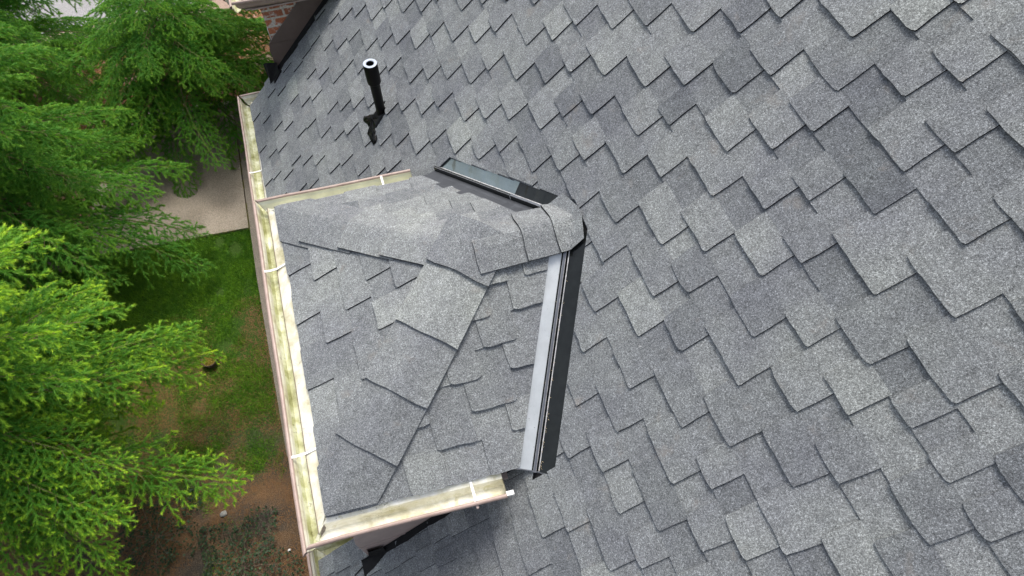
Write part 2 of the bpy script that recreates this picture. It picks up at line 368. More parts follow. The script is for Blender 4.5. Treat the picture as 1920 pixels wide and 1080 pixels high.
# cut-outs: behind both dormers, and the valleys of the bay roof
B2U, B2Z = 4.235, -.165            # second bay: centre along the eave, drop of its ridge
def vplane(h0, u0, h1, u1):
    d = Vector((h1 - h0, u1 - u0, 0)); return (Vector((h0, u0, 0)), Vector((d.y, -d.x, 0)).normalized())
VS = .5082                        # plan slope of the valleys
def bay_hole(h, u, off_l=.095, off_r=.060):
    a = abs(u); off = off_l if u < 0 else off_r + .03 * max(0, 1 - a)
    return h < -VS * a + off
def in_hole(c):
    h, u = c.x, c.y
    if -.915 < u < .93 and HX - .025 < h < .042 and h < -VS * abs(u) + (.095 if u < 0 else .078): return True
    if -1.005 < u <= -.915 and -VS * abs(u) - .012 < h < -VS * abs(u) + .095: return True
    if -.76 < u < .76 and h < -1.4: return True
    if 3.355 < u < 5.19 and h < -1.45 + 0 and u > 3.42 and u < 5.12: return True
    if 3.365 < u < 5.18 and h > -1.45 and h < -VS * abs(u - B2U) - .16: return True
    return False
planes = [vplane(.095, 0, .095 - VS, -1), vplane(.078, 0, .078 - VS, 1), (P(0, -.915, 0), Vector((0, 1, 0))), (P(0, -1.005, 0), Vector((0, 1, 0))), vplane(-.012, 0, -.012 - VS, -1), (P(0, .93, 0), Vector((0, 1, 0))),
          (P(0, -.76, 0), Vector((0, 1, 0))), (P(0, .76, 0), Vector((0, 1, 0))), (P(0, 3.42, 0), Vector((0, 1, 0))), (P(0, 5.12, 0), Vector((0, 1, 0))),
          (P(0, 3.365, 0), Vector((0, 1, 0))), (P(0, 5.18, 0), Vector((0, 1, 0))), (P(HX - .025, 0, 0), Vector((1, 0, 0))), (P(.042, 0, 0), Vector((1, 0, 0))), (P(-1.45, 0, 0), Vector((1, 0, 0))),
          vplane(-.16, B2U, -.16 - VS, B2U + 1), vplane(-.16, B2U, -.16 - VS, B2U - 1)]
main_roof = mb.build("main_roof", [SH, ASPH], house, cuts=(planes, in_hole))
# decking under the shingles, with the same openings, and the back slope
mb = MB(); n = 54
for i in range(n):
    a, b = EV0 + (EV1 - EV0) * i / n, EV0 + (EV1 - EV0) * (i + 1) / n
    mb.poly([P(-1.745, a, -1.745 * TM) , P(hR, a, RZ), P(hR, b, RZ), P(-1.745, b, -1.745 * TM)])
for p in range(len(mb.v)): mb.v[p] = (mb.v[p][0] + SM * .004, mb.v[p][1], mb.v[p][2] - CM * .004)
def deck_hole(c): 
    h, u = c.x, c.y
    return (-.76 < u < .76 and h < -1.43) or (3.42 < u < 5.12 and h < -1.45)
mb.build("roof_deck", FELT, house, cuts=(planes, deck_hole))
mb = MB(); mb.poly([P(hR, EV0, RZ + .01), P(2 * hR + 1.75, EV0, -1.76), P(2 * hR + 1.75, EV1, -1.76), P(hR, EV1, RZ + .01)], 0, .5)
mb.build("back_roof_slope", SH, house)

# ---------------------------------------------------------------- bay roof (hip) and the second one beyond
HA, WE, HE = -.52, .925, -1.445        # apex of the hips, half width, front eave
bay = MB(); rnd = random.Random(21)
nf = Vector((-SB, 0, CB))
def to_front(a, s, lift):              # s: distance down from the apex line (negative)
    h = HA + s * CB; return P(h, a, (h - HA) * TB) + nf * lift
fr_rows = [-1.02, -.87, -.718, -.565, -.413, -.26, -.11, .02]
fr_ends = [[.43, .115, -.285, -.70], [.313, -.09, -.56], [.033, -.375], [.135, -.17], [-.005, -.3], [.1], [0]]
cs = []
for i in range(7):
    t = []
    e = sorted(fr_ends[i]) + [1.1]
    for a, b in zip(e[:-1], e[1:]): t.append((a, a + (b - a) * rnd.uniform(.5, .66)))
    cs.append((fr_rows[i] - (.012 if i == 0 else 0), fr_rows[i + 1], -1.0, 1.0, t))
fm = MB(); field(fm, cs, to_front, rnd)
for a in range(20):
    pass
def hipcut(c): return abs(c.y) > -(c.x - HA)
bay_roof = fm.build("bay_roof", [SH, ASPH], house, cuts=([vplane(HA, 0, HA - 1, 1), vplane(HA, 0, HA - 1, -1)], hipcut))
tag(bay_roof, "small hipped shingle roof over the bay")
side_rows = [1.045, .88, .748, .60, .475, .34, .20, .06, -.05]
def side_field(sign, teeth_rows, name, hmin, hmax, off):
    ns = Vector((0, sign * SB, CB))
    def to(a, s, lift):                # a along h ; s upslope = -(distance from ridge)
        u = -s * CB; return P(a, sign * u, -u * TB) + ns * lift
    m = MB(); cs = []
    for i in range(8):
        cs.append((-side_rows[i] - (.004 if i == 0 else 0), -side_rows[i + 1], hmin, hmax, teeth_rows[i]))
    field(m, cs, to, rnd)
    def cut(c):
        return (c.y * sign < 0) or (c.x < HA - abs(c.y)) or (c.x > -VS * abs(c.y) - off)
    return m.build(name, [SH, ASPH], bay_roof, cuts=([vplane(HA, 0, HA - 1, sign), vplane(-off, 0, -off - VS, sign), (P(0, 0, 0), Vector((0, 1, 0)))], cut))
near_teeth = [[(-1.46, -1.2), (-1.07, -.89), (-.70, -.52)], [(-1.3, -1.12), (-.906, -.715), (-.549, -.3)], [(-1.1, -.9), (-.71, -.482)],
              [(-.773, -.62), (-.487, -.2)], [(-.95, -.7), (-.579, -.41)], [(-.7, -.5), (-.387, -.1)], [(-.62, -.381), (-.29, 0)], [(-.4, -.1)]]
side_field(-1, near_teeth, "side_shingles", -1.6, .1, .088)
far_teeth = [[(-1.5, -1.3), (-1.05, -.86), (-.66, -.5)], [(-1.2, -.98), (-.82, -.66)], [(-1.0, -.86), (-.62, -.44)], [(-.9, -.7), (-.5, -.3)], [(-.78, -.6), (-.4, -.2)], [(-.66, -.4)], [(-.5, -.2)], [(-.4, -.1)]]
side_field(1, far_teeth, "side_shingles", -1.6, .1, .105)
# solid body under the bay shingles
mb = MB(); e = .006
A, Rr = P(HA, 0, -e), P(0, 0, -e)
def ez(u): return -abs(u) * TB - e
c1, c2 = P(HE, WE, ez(WE)), P(HE, -WE, ez(WE)); v1, v2 = P(-VS * WE, WE, ez(WE)), P(-VS * WE, -WE, ez(WE))
mb.poly([c2, c1, A]); mb.poly([c1, v1, Rr, A]); mb.poly([v2, c2, A, Rr]); mb.build("bay_deck", FELT, bay_roof)

# cap shingles folded over hips and ridge
def cap(a, b, wl, wr, nl, nr, dl, dr, lift0, lift1, tone, clamp=False, name="cap_shingle"):
    """a: lower (butt) end, b: upper end on the hip line; dl/dr unit directions across each plane; nl/nr their normals"""
    m = MB(); a, b = Vector(a), Vector(b); L = (b - a).length; th = .005
    rows_t, rows_b = [], []
    jag = [rnd.uniform(-.004, .004) for _ in range(4)]
    for g in ((0, .15, .6, 1.0) if not clamp else (0, .1, .2, .3, .4, .5, .6, .7, .8, .9, 1.0)):
        c = a.lerp(b, g); wk = 1 - 0; lift = lift0 * (1 - g) + lift1 * g
        up = (nl + nr).normalized(); rt = []; rb = []
        curl = .005 * max(0, 1 - g * 5)
        for f, wd, d, nrm in ((-1, wl, dl, nl), (-.62, wl, dl, nl), (-.16, wl, dl, nl), (0, 0, dl, up), (.16, wr, dr, nr), (.62, wr, dr, nr), (1, wr, dr, nr)):
            base = c + d * (abs(f) * wd * wk) + nrm * lift + nrm * (curl * abs(f) ** 2)
            if f == 0: base = c + up * (lift * .92 - .001)
            if g == 0: base += (a - b).normalized() * (jag[0] * f + .003 * math.sin(f * 5 + tone * 9))
            if clamp:
                dm = (base - P(0, 0, 0)).dot(nm_)
                if dm < .020: base = base + nm_ * (.020 - dm)
            rt.append(base + nrm * 0); rb.append(base - nrm * (th + (lift * .85 if abs(f) < 1 or True else 0)))
        rows_t.append(rt); rows_b.append(rb)
    m.grid(rows_t, 0, tone)
    m.grid([rows_b[0], rows_t[0]], 1, .3)
    m.grid([[r[0] for r in rows_b], [r[0] for r in rows_t]], 1, .3)
    m.grid([[r[-1] for r in rows_b], [r[-1] for r in rows_t]], 1, .3)
    return m.build(name, [SH, ASPH], bay_roof, merge=.0001, cuts=([(P(HE - .012, 0, 0), Vector((1, 0, 0))), (P(0, WE + .012, 0), Vector((0, 1, 0))), (P(0, -WE - .012, 0), Vector((0, 1, 0)))],
        lambda c: c.x < HE - .012 or abs(c.y) > WE + .012))
nS = {-1: Vector((0, -SB, CB)), 1: Vector((0, SB, CB))}
def hip_caps(sign, butts, wf, ws, lifts, tones):
    hd = Vector((-1, sign, -TB)).normalized()                    # down the hip
    df = nf.cross(hd) ; df = df if df.y * sign < 0 else -df       # across the front plane
    ds = nS[sign].cross(hd); ds = ds if ds.x > 0 else -ds         # across the side plane
    for (d0, d1), l, tn, w_ in zip(butts, lifts, tones, wf):
        a = P(HA - d0, sign * d0, -d0 * TB); b = P(HA - d1, sign * d1, -d1 * TB)
        cap(a, b, w_, ws, nf, nS[sign], df, ds, l, l * .64, tn)
hip_caps(-1, [(.925, .62), (.70, .42), (.505, .22), (.30, .02), (.085, -.09)], [.17, .175, .175, .172, .172], .165, [.029, .031, .033, .035, .039], [.30, .38, .55, .95, .5])
hip_caps(1, [(.925, .66), (.72, .46), (.52, .26), (.32, .04)], [.185, .16, .145, .135], .15, [.028, .030, .032, .033], [.40, .46, .70, .74])
for (h0, h1), l, tn in zip([(-.57, -.24), (-.26, -.08), (-.10, .055)], [.040, .041, .042], [.52, .46, .68]):
    cap(P(h0 + .07 if h0 < -.5 else h0, 0, 0), P(h1 + .03, 0, 0), .150, .140, nS[1], nS[-1], Vector((0, CB, -SB)), Vector((0, -CB, -SB)), l + .004, l - .008, tn, clamp=h1 > 0)

# ---------------------------------------------------------------- valley flashings (W-profile)
def valley(sign, h_end, u_lo, mmain, mbay, mrib, rh=.026, name="valley_flashing"):
    us = [u_lo + (abs(h_end) / VS - u_lo) * i / 18 for i in range(19)]
    nm = nm_; ns = nS[sign]; vd = Vector((-VS, sign, -TB)).normalized(); up = (nm + ns).normalized()
    am = nm.cross(vd); am = am if am.x > 0 else -am             # up the main slope, away from the valley
    ab = ns.cross(vd); ab = ab if ab.x < 0 else -ab             # up the bay slope
    lat = (am - ab).normalized()
    prof = lambda c, k: [c + ab * .13 + ns * .0008, c + ab * .055 + ns * (.0025 + k), c + ab * .022 + ns * .006, c + ab * .018 + ns * .0065,
                         c - lat * .006 + up * rh, c - lat * .0045 + up * (rh + .0015), c + lat * .006 + up * (rh - .001), c + lat * .0075 + up * (rh - .0025),
                         c + am * .014 + nm * .006, c + am * .020 + nm * .006, c + am * .0225 + nm * .0085, c + am * .026 + nm * .006, c + am * .055 + nm * (.0035 - k), c + am * .12 + nm * .0008]
    mi = [0, 0, 1, 1, 3, 2, 3, 1, 1, 1, 3, 1, 1]  # tones set face by face stand in for bright and dark reflections
    rows = [prof(P(-VS * u, sign * u, -u * TB), .0012 * math.sin(i * 1.3) + .0006 * math.sin(i * 3.1)) for i, u in enumerate(us)]
    o = MB()
    for j in range(13):
        m_ = {0: 0, 1: 1, 2: 2, 3: 3}[mi[j]]
        if j > 7: m_ = 4 if mi[j] == 1 else 3
        o.grid([[r[j] for r in rows], [r[j + 1] for r in rows]], m_)
    e0 = rows[-1]; o.grid([[p + Vector((0, 0, -.010)) + vd * .003 for p in e0], e0], 3)
    return o.build(name, [mbay, BLACKM, mrib, EDGEM, mmain], house, merge=.0003)
vn = valley(-1, -.494, .05, BLACKM, GREYM, RIBM)
tag(vn, "metal valley strip, black and toned pale for reflected sky, on the near side of the bay")
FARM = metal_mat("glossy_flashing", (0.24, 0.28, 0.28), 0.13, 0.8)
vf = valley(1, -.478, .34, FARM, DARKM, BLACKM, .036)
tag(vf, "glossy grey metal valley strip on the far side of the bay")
vf2 = valley(1, -.178, .05, BLACKM, DARKM, RIBM, .036)  # separate darker length stands in for the dark end of the reflected gradient
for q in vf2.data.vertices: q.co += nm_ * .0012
tag(vf2, "upper length of metal valley strip lapped over the lower one, darkened for its reflection")
# needles, grit and cobweb threads caught along the near valley
mb = MB(); rr = random.Random(77)
for k in range(48):
    u = -(.25 + .73 * rr.random() ** .6); off = rr.choice((.016, .020, .022, .023, -.014)) + rr.uniform(-.004, .004)
    c = P(-VS * abs(u) + off, u, -abs(u) * TB) ; c.z = (c.x * TM if off > 0 else -abs(u) * TB) + GZ + .014
    a = rr.uniform(0, 6.28); l = rr.uniform(.003, .012); d = Vector((math.cos(a) * l, math.sin(a) * l, .002)); e = Vector((-math.sin(a), math.cos(a), 0)) * rr.uniform(.0006, .0016)
    mb.poly([c - e, c + e, c + d], 0, rr.random())
o = mb.build("valley_debris", simple("pale_grit", (0.42, 0.33, 0.20), .9, var=.5, scale=300)); o["kind"] = "stuff"

# ---------------------------------------------------------------- gutters
def gutter(p0, p1, out, apron, wid, depth, pitch, hangers, end0=True, end1=True, label=None, mi0=0.0, mi1=0.0, line=True, floor=None):
    """p0->p1 along the shingle edge; out: horizontal unit vector outwards; mi: mitre shift of the outer edge at each end"""
    p0, p1, out = Vector(p0), Vector(p1), Vector(out); L = (p1 - p0).length; d = (p1 - p0).normalized(); Z = Vector((0, 0, 1))
    t = math.tan(pitch); z1 = -apron * t
    prof = [(-.05, .05 * t - .004, 0), (apron * .5, -apron * .5 * t - .004, 0), (apron, z1 - .006, 0), (apron + .001, z1 - .016, 1), (apron + .004, z1 - depth * .8, 1), (apron + .014, z1 - depth, 1),
            (apron + wid * .62, z1 - depth, 1), (apron + wid * .80, z1 - depth * .7, 1), (apron + wid * .86, z1 - depth * .35, 0), (apron + wid - .004, z1 - .014, 0), (apron + wid - .002, z1 - .002, 0)]
    rim = [(apron + wid - .006, z1 - .003), (apron + wid - .004, z1 + .005), (apron + wid + .006, z1 + .007), (apron + wid + .0135, z1 + .002), (apron + wid + .0135, z1 - .010),
           (apron + wid + .008, z1 - .016), (apron + wid + .001, z1 - .02), (apron + wid * .86 + .004, z1 - depth * .35), (apron + wid * .80 + .004, z1 - depth * .7), (apron + wid * .62 + .003, z1 - depth - .003), (apron + .010, z1 - depth - .003)]
    n = max(2, int(L / .12)); mb = MB(); wtot = apron + wid
    def row(pr, m):
        rows = []
        for i in range(n + 1):
            f = i / n; dz = .0022 * math.sin(i * .9 + L * 3); r = []
            for q in pr:
                sft = (q[0] / wtot); a = f * L
                a = (mi0 * q[0]) * (1 - f) + f * L + (mi1 * q[0]) * f if (mi0 or mi1) else f * L
                r.append(p0 + d * a + out * (q[0] + dz * .6) + Z * (q[1] + dz * (1 if q[0] > 0 else 0)))
            rows.append(r)
        return rows
    rows = row(prof, 0)
    for j in range(len(prof) - 1):
        mb.grid([[r[j] for r in rows], [r[j + 1] for r in rows]], prof[j + 1][2] if prof[j][2] or prof[j+1][2] else 0, .5)
    trough = mb.build("gutter", [floor or GUT, floor or ALG], house, merge=.0002, smooth=False)
    rb = MB(); rb.grid(row(rim, 0)); rb.build("gutter_rim", RIM, trough, merge=.0002, smooth=True)
    sd_ = MB(); lip = [(apron - .0005, z1 - .002), (apron + .0022, z1 - .0025), (apron + .0024, z1 - .012), (apron + .001, z1 - .014)]
    sd_.grid(row(lip, 0))
    if line: sd_.build("back_lip", LIPM, trough, merge=.0002)
    for k, (en, q) in enumerate(((end0, p0), (end1, p1))):
        if not en: continue
        e = MB(); oo = (-d if k == 0 else d) * .0015
        e.poly([q + oo + out * a + Z * z for a, z, _ in prof[2:]], 0)
        e.poly([q - oo + out * a + Z * z for a, z, _ in prof[2:]], 0)
        e.build("end_cap", GUT, trough)
    for hx in hangers:
        e = MB(); c = p0 + d * hx; ppts = [c + out * (-.012) + Z * (.012 * t + .002), c + out * (apron) + Z * (z1 + .006), c + out * (apron + wid * .5) + Z * (z1 + .004), c + out * (apron + wid - .002) + Z * (z1 + .010)]
        r1 = [[p - d * .0062, p + d * .0062] for p in ppts]; e.grid(r1)
        r2 = [[p - d * .0062 - Z * .0035, p + d * .0062 - Z * .0035] for p in ppts]; e.grid(r2); e.grid([[r[0] for r in r1], [r[0] for r in r2]]); e.grid([[r[1] for r in r1], [r[1] for r in r2]])
        e.build("hanger", WHITE, trough)
    if label: tag(trough, label)
    return trough
zE = -WE * TB
g_front = gutter(P(HE, -WE, zE), P(HE, WE, zE), (-1, 0, 0), .062, .068, .075, R(27.2), [.335, 1.455], False, False, "mossy cream gutter along the front of the bay roof", -1, 1)
g_near = gutter(P(HE, -WE, zE), P(-.655, -WE, zE), (0, -1, 0), .030, .078, .075, R(27.2), [.645], False, True, "stained cream gutter on the near side of the bay roof", -1, 0, False, GUT2)
g_far = gutter(P(HE, WE, zE), P(-.635, WE, zE), (0, 1, 0), .030, .078, .075, R(27.2), [.63], False, True, "cream gutter on the far side of the bay roof", -1, 0, False, CREAM)
mb = MB(); mb.box(P(-.641, -WE - .108, zE - .012), (.034, 0, 0), (0, .020, 0), (0, 0, .024)); mb.build("end_cap", WHITE, g_near, bevel=.002)
mb = MB(); mb.tube([P(-.80, -1.046, zE - .028), P(-.80, -1.056, zE - .030), P(-.80, -1.060, zE - .036)], [.007, .007, .003], 8); mb.build("hanger_screw", PINKB, g_near)
# seam strip across the mitred corner
for s in (-1, 1):
    mb = MB(); mb.poly([P(HE - .01, s * (WE - .02), zE - .003), P(HE - .02, s * (WE + .01), zE - .0035), P(HE - .09, s * (WE + .075), zE - .075), P(HE - .075, s * (WE + .085), zE - .075)])
    mb.build("mitre_strip", CREAM, g_front)
ez_m = -1.757
gm = dict(apron=.030, wid=.098, depth=.08, pitch=R(38))
g_mf = gutter(P(ez_m, .70, ez_m * TM), P(ez_m, 3.44, ez_m * TM), (-1, 0, 0), hangers=[.45, 1.87], end0=True, end1=False, label="mossy gutter along the main eave between the bays", mi1=1, **gm)
g_r2 = gutter(P(ez_m, 3.44, ez_m * TM), P(-1.46, 3.44, ez_m * TM), (0, 1, 0), hangers=[], end0=False, end1=True, apron=.004, wid=.10, depth=.08, pitch=R(10), mi0=-1)
g_mn = gutter(P(ez_m + .03, EV0, (ez_m + .03) * TM), P(ez_m + .03, -.775, (ez_m + .03) * TM), (-1, 0, 0), hangers=[.5, 1.6, 2.75], end0=True, end1=False, label="mossy gutter along the main eave at the near end", mi1=1, **gm)
g_r1 = gutter(P(ez_m + .03, -.775, (ez_m + .03) * TM), P(-1.46, -.775, (ez_m + .03) * TM), (0, 1, 0), hangers=[], end0=False, end1=True, apron=.004, wid=.10, depth=.08, pitch=R(10), mi0=-1)
g_me = gutter(P(ez_m, 5.12, ez_m * TM), P(ez_m, EV1, ez_m * TM), (-1, 0, 0), hangers=[], label="gutter along the main eave beyond the second bay", **gm)
# fascia and soffit boards
mb = MB()
for a, b in ((EV0, -.775), (.70, 3.44), (5.12, EV1)):
    z = ez_m * TM
    mb.box(P(ez_m + .016, (a + b) / 2, z - .095), (.02, 0, 0), (0, b - a, 0), (0, 0, .15))
    mb.box(P((ez_m + HX) / 2 + .012, (a + b) / 2, z - .165), (HX - ez_m, 0, 0), (0, b - a, 0), (0, 0, .012))
mb.build("fascia", PINKB, house)

# ---------------------------------------------------------------- wall dormers: brick cheeks, metal skirts, flashing
def dormer_walls(uc, dz, half, hw):
    out = []
    zt = -WE * TB + dz - .135
    mb = MB()
    x1 = (zt) / TM + .05
    for s in (-1, 1):
        y = uc + s * half
        mb.poly([P(hw, y, -3.2), P(x1, y, -3.2), P(x1, y, zt), P(hw, y, zt)])
        mb.poly([P(hw, y - s * .1, -3.2), P(hw, y, -3.2), P(hw, y, zt), P(hw, y - s * .1, zt)])
    mb.poly([P(hw, uc - half + .1, -GZ), P(hw, uc + half - .1, -GZ), P(hw, uc + half - .1, zt), P(hw, uc - half + .1, zt)])
    w_ = mb.build("bay_wall", BRICK, house)
    # window in the bay front
    mb = MB(); mb.box(P(hw - .015, uc, -1.9), (.05, 0, 0), (0, 1.1, 0), (0, 0, 1.3)); wf = mb.build("window", WHITE, house, bevel=.004)
    mb = MB(); mb.box(P(hw - .042, uc - .26, -1.9), (.006, 0, 0), (0, .46, 0), (0, 0, 1.16)); mb.box(P(hw - .042, uc + .26, -1.9), (.006, 0, 0), (0, .46, 0), (0, 0, 1.16)); mb.build("pane", BLACKM, wf)
    # soffit under the bay eaves
    mb = MB(); hf = HE - .05
    mb.box(P((HE - .62) / 2, uc + half / 2 + WE / 2, zt + .004), (abs(HE + .62), 0, 0), (0, WE - half + .03, 0), (0, 0, .012))
    mb.box(P((HE - .62) / 2, uc - half / 2 - WE / 2, zt + .004), (abs(HE + .62), 0, 0), (0, WE - half + .03, 0), (0, 0, .012))
    mb.box(P(HE - .005, uc, zt + .003), (.08, 0, 0), (0, 2 * WE, 0), (0, 0, .012)); mb.build("soffit", PINKB, house)
    return zt
z1t = dormer_walls(0, 0, .895, HX - .022)
z2t = dormer_walls(B2U, B2Z, .870, -1.385)
def skirt(y, s, zt, m, hfront, hh, lab):
    """metal skirt following the slope on a cheek wall; s = side it faces"""
    mb = MB(); x0 = hfront; x1 = zt / TM - .0
    pts = [(x0, x0 * TM + .035), (x0, x0 * TM + .035 + hh * .72), (x0 + .02, x0 * TM + .035 + hh), ((zt - hh) / TM, zt - .0), (x1 - .02, zt), ]
    o = s * .014
    f = [P(a, y + o, b) for a, b in pts]; bk = [P(a, y, b) for a, b in pts]
    mb.poly(f); 
    for i in range(len(f)): mb.poly([f[i], f[(i + 1) % len(f)], bk[(i + 1) % len(f)], bk[i]])
    k = mb.build("cheek_cladding", m, house); tag(k, lab)
    mb = MB()  # raised seam across the lower corner of the cladding and a folded top edge
    mb.box(P(x0 + .12, y + o * 1.2, x0 * TM + .30), (.26, 0, 0), (0, .002, 0), (0, 0, .004))
    mb.build("seam", m, k)
    if hh < .4:
        mb = MB(); mb.tube([Vector(f[2]), Vector(f[3])], .005, 6); mb.build("folded_edge", m, k)
    # black flashing: upright on the wall and a ragged band on the roof
    mb = MB(); n = 26; up_, ed, lo = [], [], []
    for i in range(n + 1):
        a = x0 - .055 + (x1 - x0 + .03) * i / n
        wd = .034 - .014 * i / n + .003 * math.sin(i * .9) + .0015 * math.sin(i * 3.7) + (.05 * max(0, 1 - i / 5)) 
        up_.append(P(a, y + s * .016, a * TM + .05)); lo.append(P(a, y + s * .018, a * TM + .024)); ed.append(P(a, y + s * (.018 + wd), a * TM + .0255))
    mb.grid([up_, lo, ed, [p - Vector((0, 0, .02)) for p in ed]]); mb.build("step_flashing", FELT, house)
skirt(B2U - .870, -1, z2t, BROWN, -1.432, .27, "dark brown metal cladding on the cheek of the far bay")
skirt(-.895, -1, z1t, PINKB, HX - .03, .52, "faded pinkish metal cladding on the cheek of the near bay")
# black kick-out flashing wedge at the foot of each cheek
for (y, s, x, kk_) in ((B2U - .870, -1, HX - .045, .05), (-.895, -1, HX + .03, .020)):
    mb = MB(); a = x - .075
    q = [P(x + .05, y + s * .03, (x + .05) * TM + .10), P(x - .03, y + s * .035, (x) * TM + .17), P(a, y - s * .07, a * TM + .16), P(a, y - s * .07, a * TM - .02), P(a + .01, y + s * kk_, a * TM + .018), P(x + .05, y + s * (kk_ + .02), (x + .05) * TM + .018)]
    mb.poly([q[0], q[1], q[4], q[5]]); mb.poly([q[1], q[2], q[3], q[4]]); mb.build("kickout_flashing", FELT, house)
mb = MB(); mb.poly([P(-1.44, -.915, -1.44 * TM + .021), P(-1.44, -.925, -1.44 * TM + .021), P(-1.76, -1.03, -1.76 * TM + .023), P(-1.76, -1.021, -1.76 * TM + .023)])
mb.build("shadow_gap_strip", ASPH, house)  # dark strip painting the shadow gap where flashing runs under shingles

# the bay is not perfectly square to the main roof
def skew(o, fn, off=None):
    base = Vector(house.location)
    for v in o.data.vertices:
        h, u = v.co.x, v.co.y
        v.co.y = fn(h, u)
    for ch in o.children: skew(ch, fn)
def sk_n(h, u, far=.025):
    w_ = min(1, max(0, (-h - .62) / .83)); w2 = 1 - w_
    if u < 0: return u * (1 - .048 * w_ + .006 * w2)
    return u * (1 - far * w2 * min(1, max(0, (-h - .1) / .5)))
skew(bay_roof, sk_n); skew(g_front, sk_n); skew(g_near, sk_n); skew(g_far, lambda h, u: sk_n(h, u, .042))
# second bay roof (copy of the first one's meshes, lower) and its gutters
def copy_shift(o, par, dv):
    c = o.copy(); col.objects.link(c); c.parent = par
    if par is house: c.location = Vector(o.location) + dv
    for ch in [x for x in list(col.objects) if x.parent is o]:
        copy_shift(ch, c, dv)
    return c
dv = Vector((0, B2U, B2Z))
for o in (bay_roof, g_front, g_near, g_far):
    c = copy_shift(o, house, dv)
    c["label"] = {"bay_roof": "shingle roof of the second bay at the top edge", "gutter": "gutter of the second bay at the top edge"}[c.name.split(".")[0]]

# ---------------------------------------------------------------- vent pipe with tar
bx, by = -.692, 1.752; bz = bx * TM
mb = MB()
def ring(z, r, n=28): return [P(bx + r * math.cos(2 * math.pi * k / n), by + r * math.sin(2 * math.pi * k / n), z) for k in range(n)]
prof = [(bz - .05, .031), (bz + .02, .031), (bz + .27, .034), (bz + .275, .036), (bz + .278, .044), (bz + .283, .0455), (bz + .425, .0465), (bz + .430, .0455)]
mb.grid([ring(z, r) for z, r in prof], 0, closed=True)
mb.grid([ring(bz + .430, .0455), ring(bz + .431, .044), ring(bz + .431, .027), ring(bz + .428, .025)], 1, closed=True)
mb.grid([ring(bz + .428, .025), ring(bz + .1, .024)], 0, closed=True); mb.poly(ring(bz + .1, .024), 0)
pipe = mb.build("vent_pipe", [PIPE, PIPER], house, smooth=True, merge=.0001); tag(pipe, "black plastic vent pipe standing in a smear of tar")
def tarblob(pts, th, name="sealant"):
    """pts: closed outline on the roof in (h,u); domed, lumpy"""
    c = Vector((sum(p[0] for p in pts) / len(pts), sum(p[1] for p in pts) / len(pts)))
    rows = []; dense = []
    for i in range(len(pts)):
        a, b = Vector(pts[i]), Vector(pts[(i + 1) % len(pts)])
        for k in range(4): dense.append(a.lerp(b, k / 4) + Vector((rng.normal(0, .0018), rng.normal(0, .0018))))
    for g, l in ((1.0, .008), (.93, .013 + th * .5), (.72, .014 + th), (.4, .014 + th * 1.2), (0.02, .014 + th * 1.1)):
        rows.append([P(c.x + (p.x - c.x) * g, c.y + (p.y - c.y) * g, (c.x + (p.x - c.x) * g) * TM) + nm_ * (l + (rng.normal(0, th * .35) if g < .99 else 0)) for p in dense])
    mb = MB(); mb.grid(rows, 0, closed=True); return mb.build(name, TAR, pipe, smooth=True)
tarblob([(-.655, 1.79), (-.64, 1.74), (-.665, 1.70), (-.70, 1.685), (-.745, 1.66), (-.80, 1.655), (-.815, 1.70), (-.79, 1.745), (-.80, 1.79), (-.825, 1.855), (-.80, 1.875), (-.76, 1.83), (-.735, 1.80), (-.70, 1.805)], .006)
tarblob([(-.745, 1.69), (-.76, 1.64), (-.765, 1.60), (-.775, 1.575), (-.795, 1.575), (-.80, 1.61), (-.805, 1.65), (-.81, 1.69), (-.79, 1.70)], .005)
tarblob([(-.645, 1.80), (-.632, 1.785), (-.64, 1.77), (-.66, 1.775), (-.668, 1.795)], .004)
# ---------------------------------------------------------------- ground
def sheet(name, pts, z, m, kind="structure"):
    mb = MB(); mb.poly([Vector((a, b, z)) for a, b in pts]); o = mb.build(name, m); o["kind"] = kind; return o
sheet("ground", [(-60, -60), (60, -60), (60, 80), (-60, 80)], 0.0, SOIL)
def slab(name, pts, z0, z1, m):
    mb = MB(); top = [Vector((a, b, z1)) for a, b in pts]; bot = [Vector((a, b, z0)) for a, b in pts]
    mb.poly(top); 
    for i in range(len(pts)): mb.poly([top[i], top[(i + 1) % len(pts)], bot[(i + 1) % len(pts)], bot[i]])
    o = mb.build(name, m); o["kind"] = "structure"; return o
slab("path", [(-2.885, 5.12), (-2.885, 7.80), (-4.9, 8.0), (-5.3, 5.30)], -.02, .045, SLAB)
slab("house_strip", [(-1.44, -8), (-1.44, 7.85), (-2.868, 7.85), (-2.868, 4.2), (-2.80, 1.4), (-2.72, 1.1), (-2.60, .9), (-2.4, -8)], -.02, .040, STRIP)
slab("road", [(-1.4, 11.1), (-14, 10.7), (-30, 10.4), (-30, 24), (12, 24), (12, 11.6)], -.02, .02, ROAD)
mb = MB()
for i in range(7):
    mb.box(Vector((-2.95 - i * .31, 7.93 + .02 * math.sin(i * 2) + i * .03, .04)), (.29, .02, 0), (0, .085, 0), (0, 0, .09), 0, .5)
o = mb.build("kerb", simple("pale_kerb_stone", (0.42, 0.39, 0.35), 0.9, var=0.2), bevel=.008); tag(o, "short pale stone edging beside the end of the concrete path", "kerb")

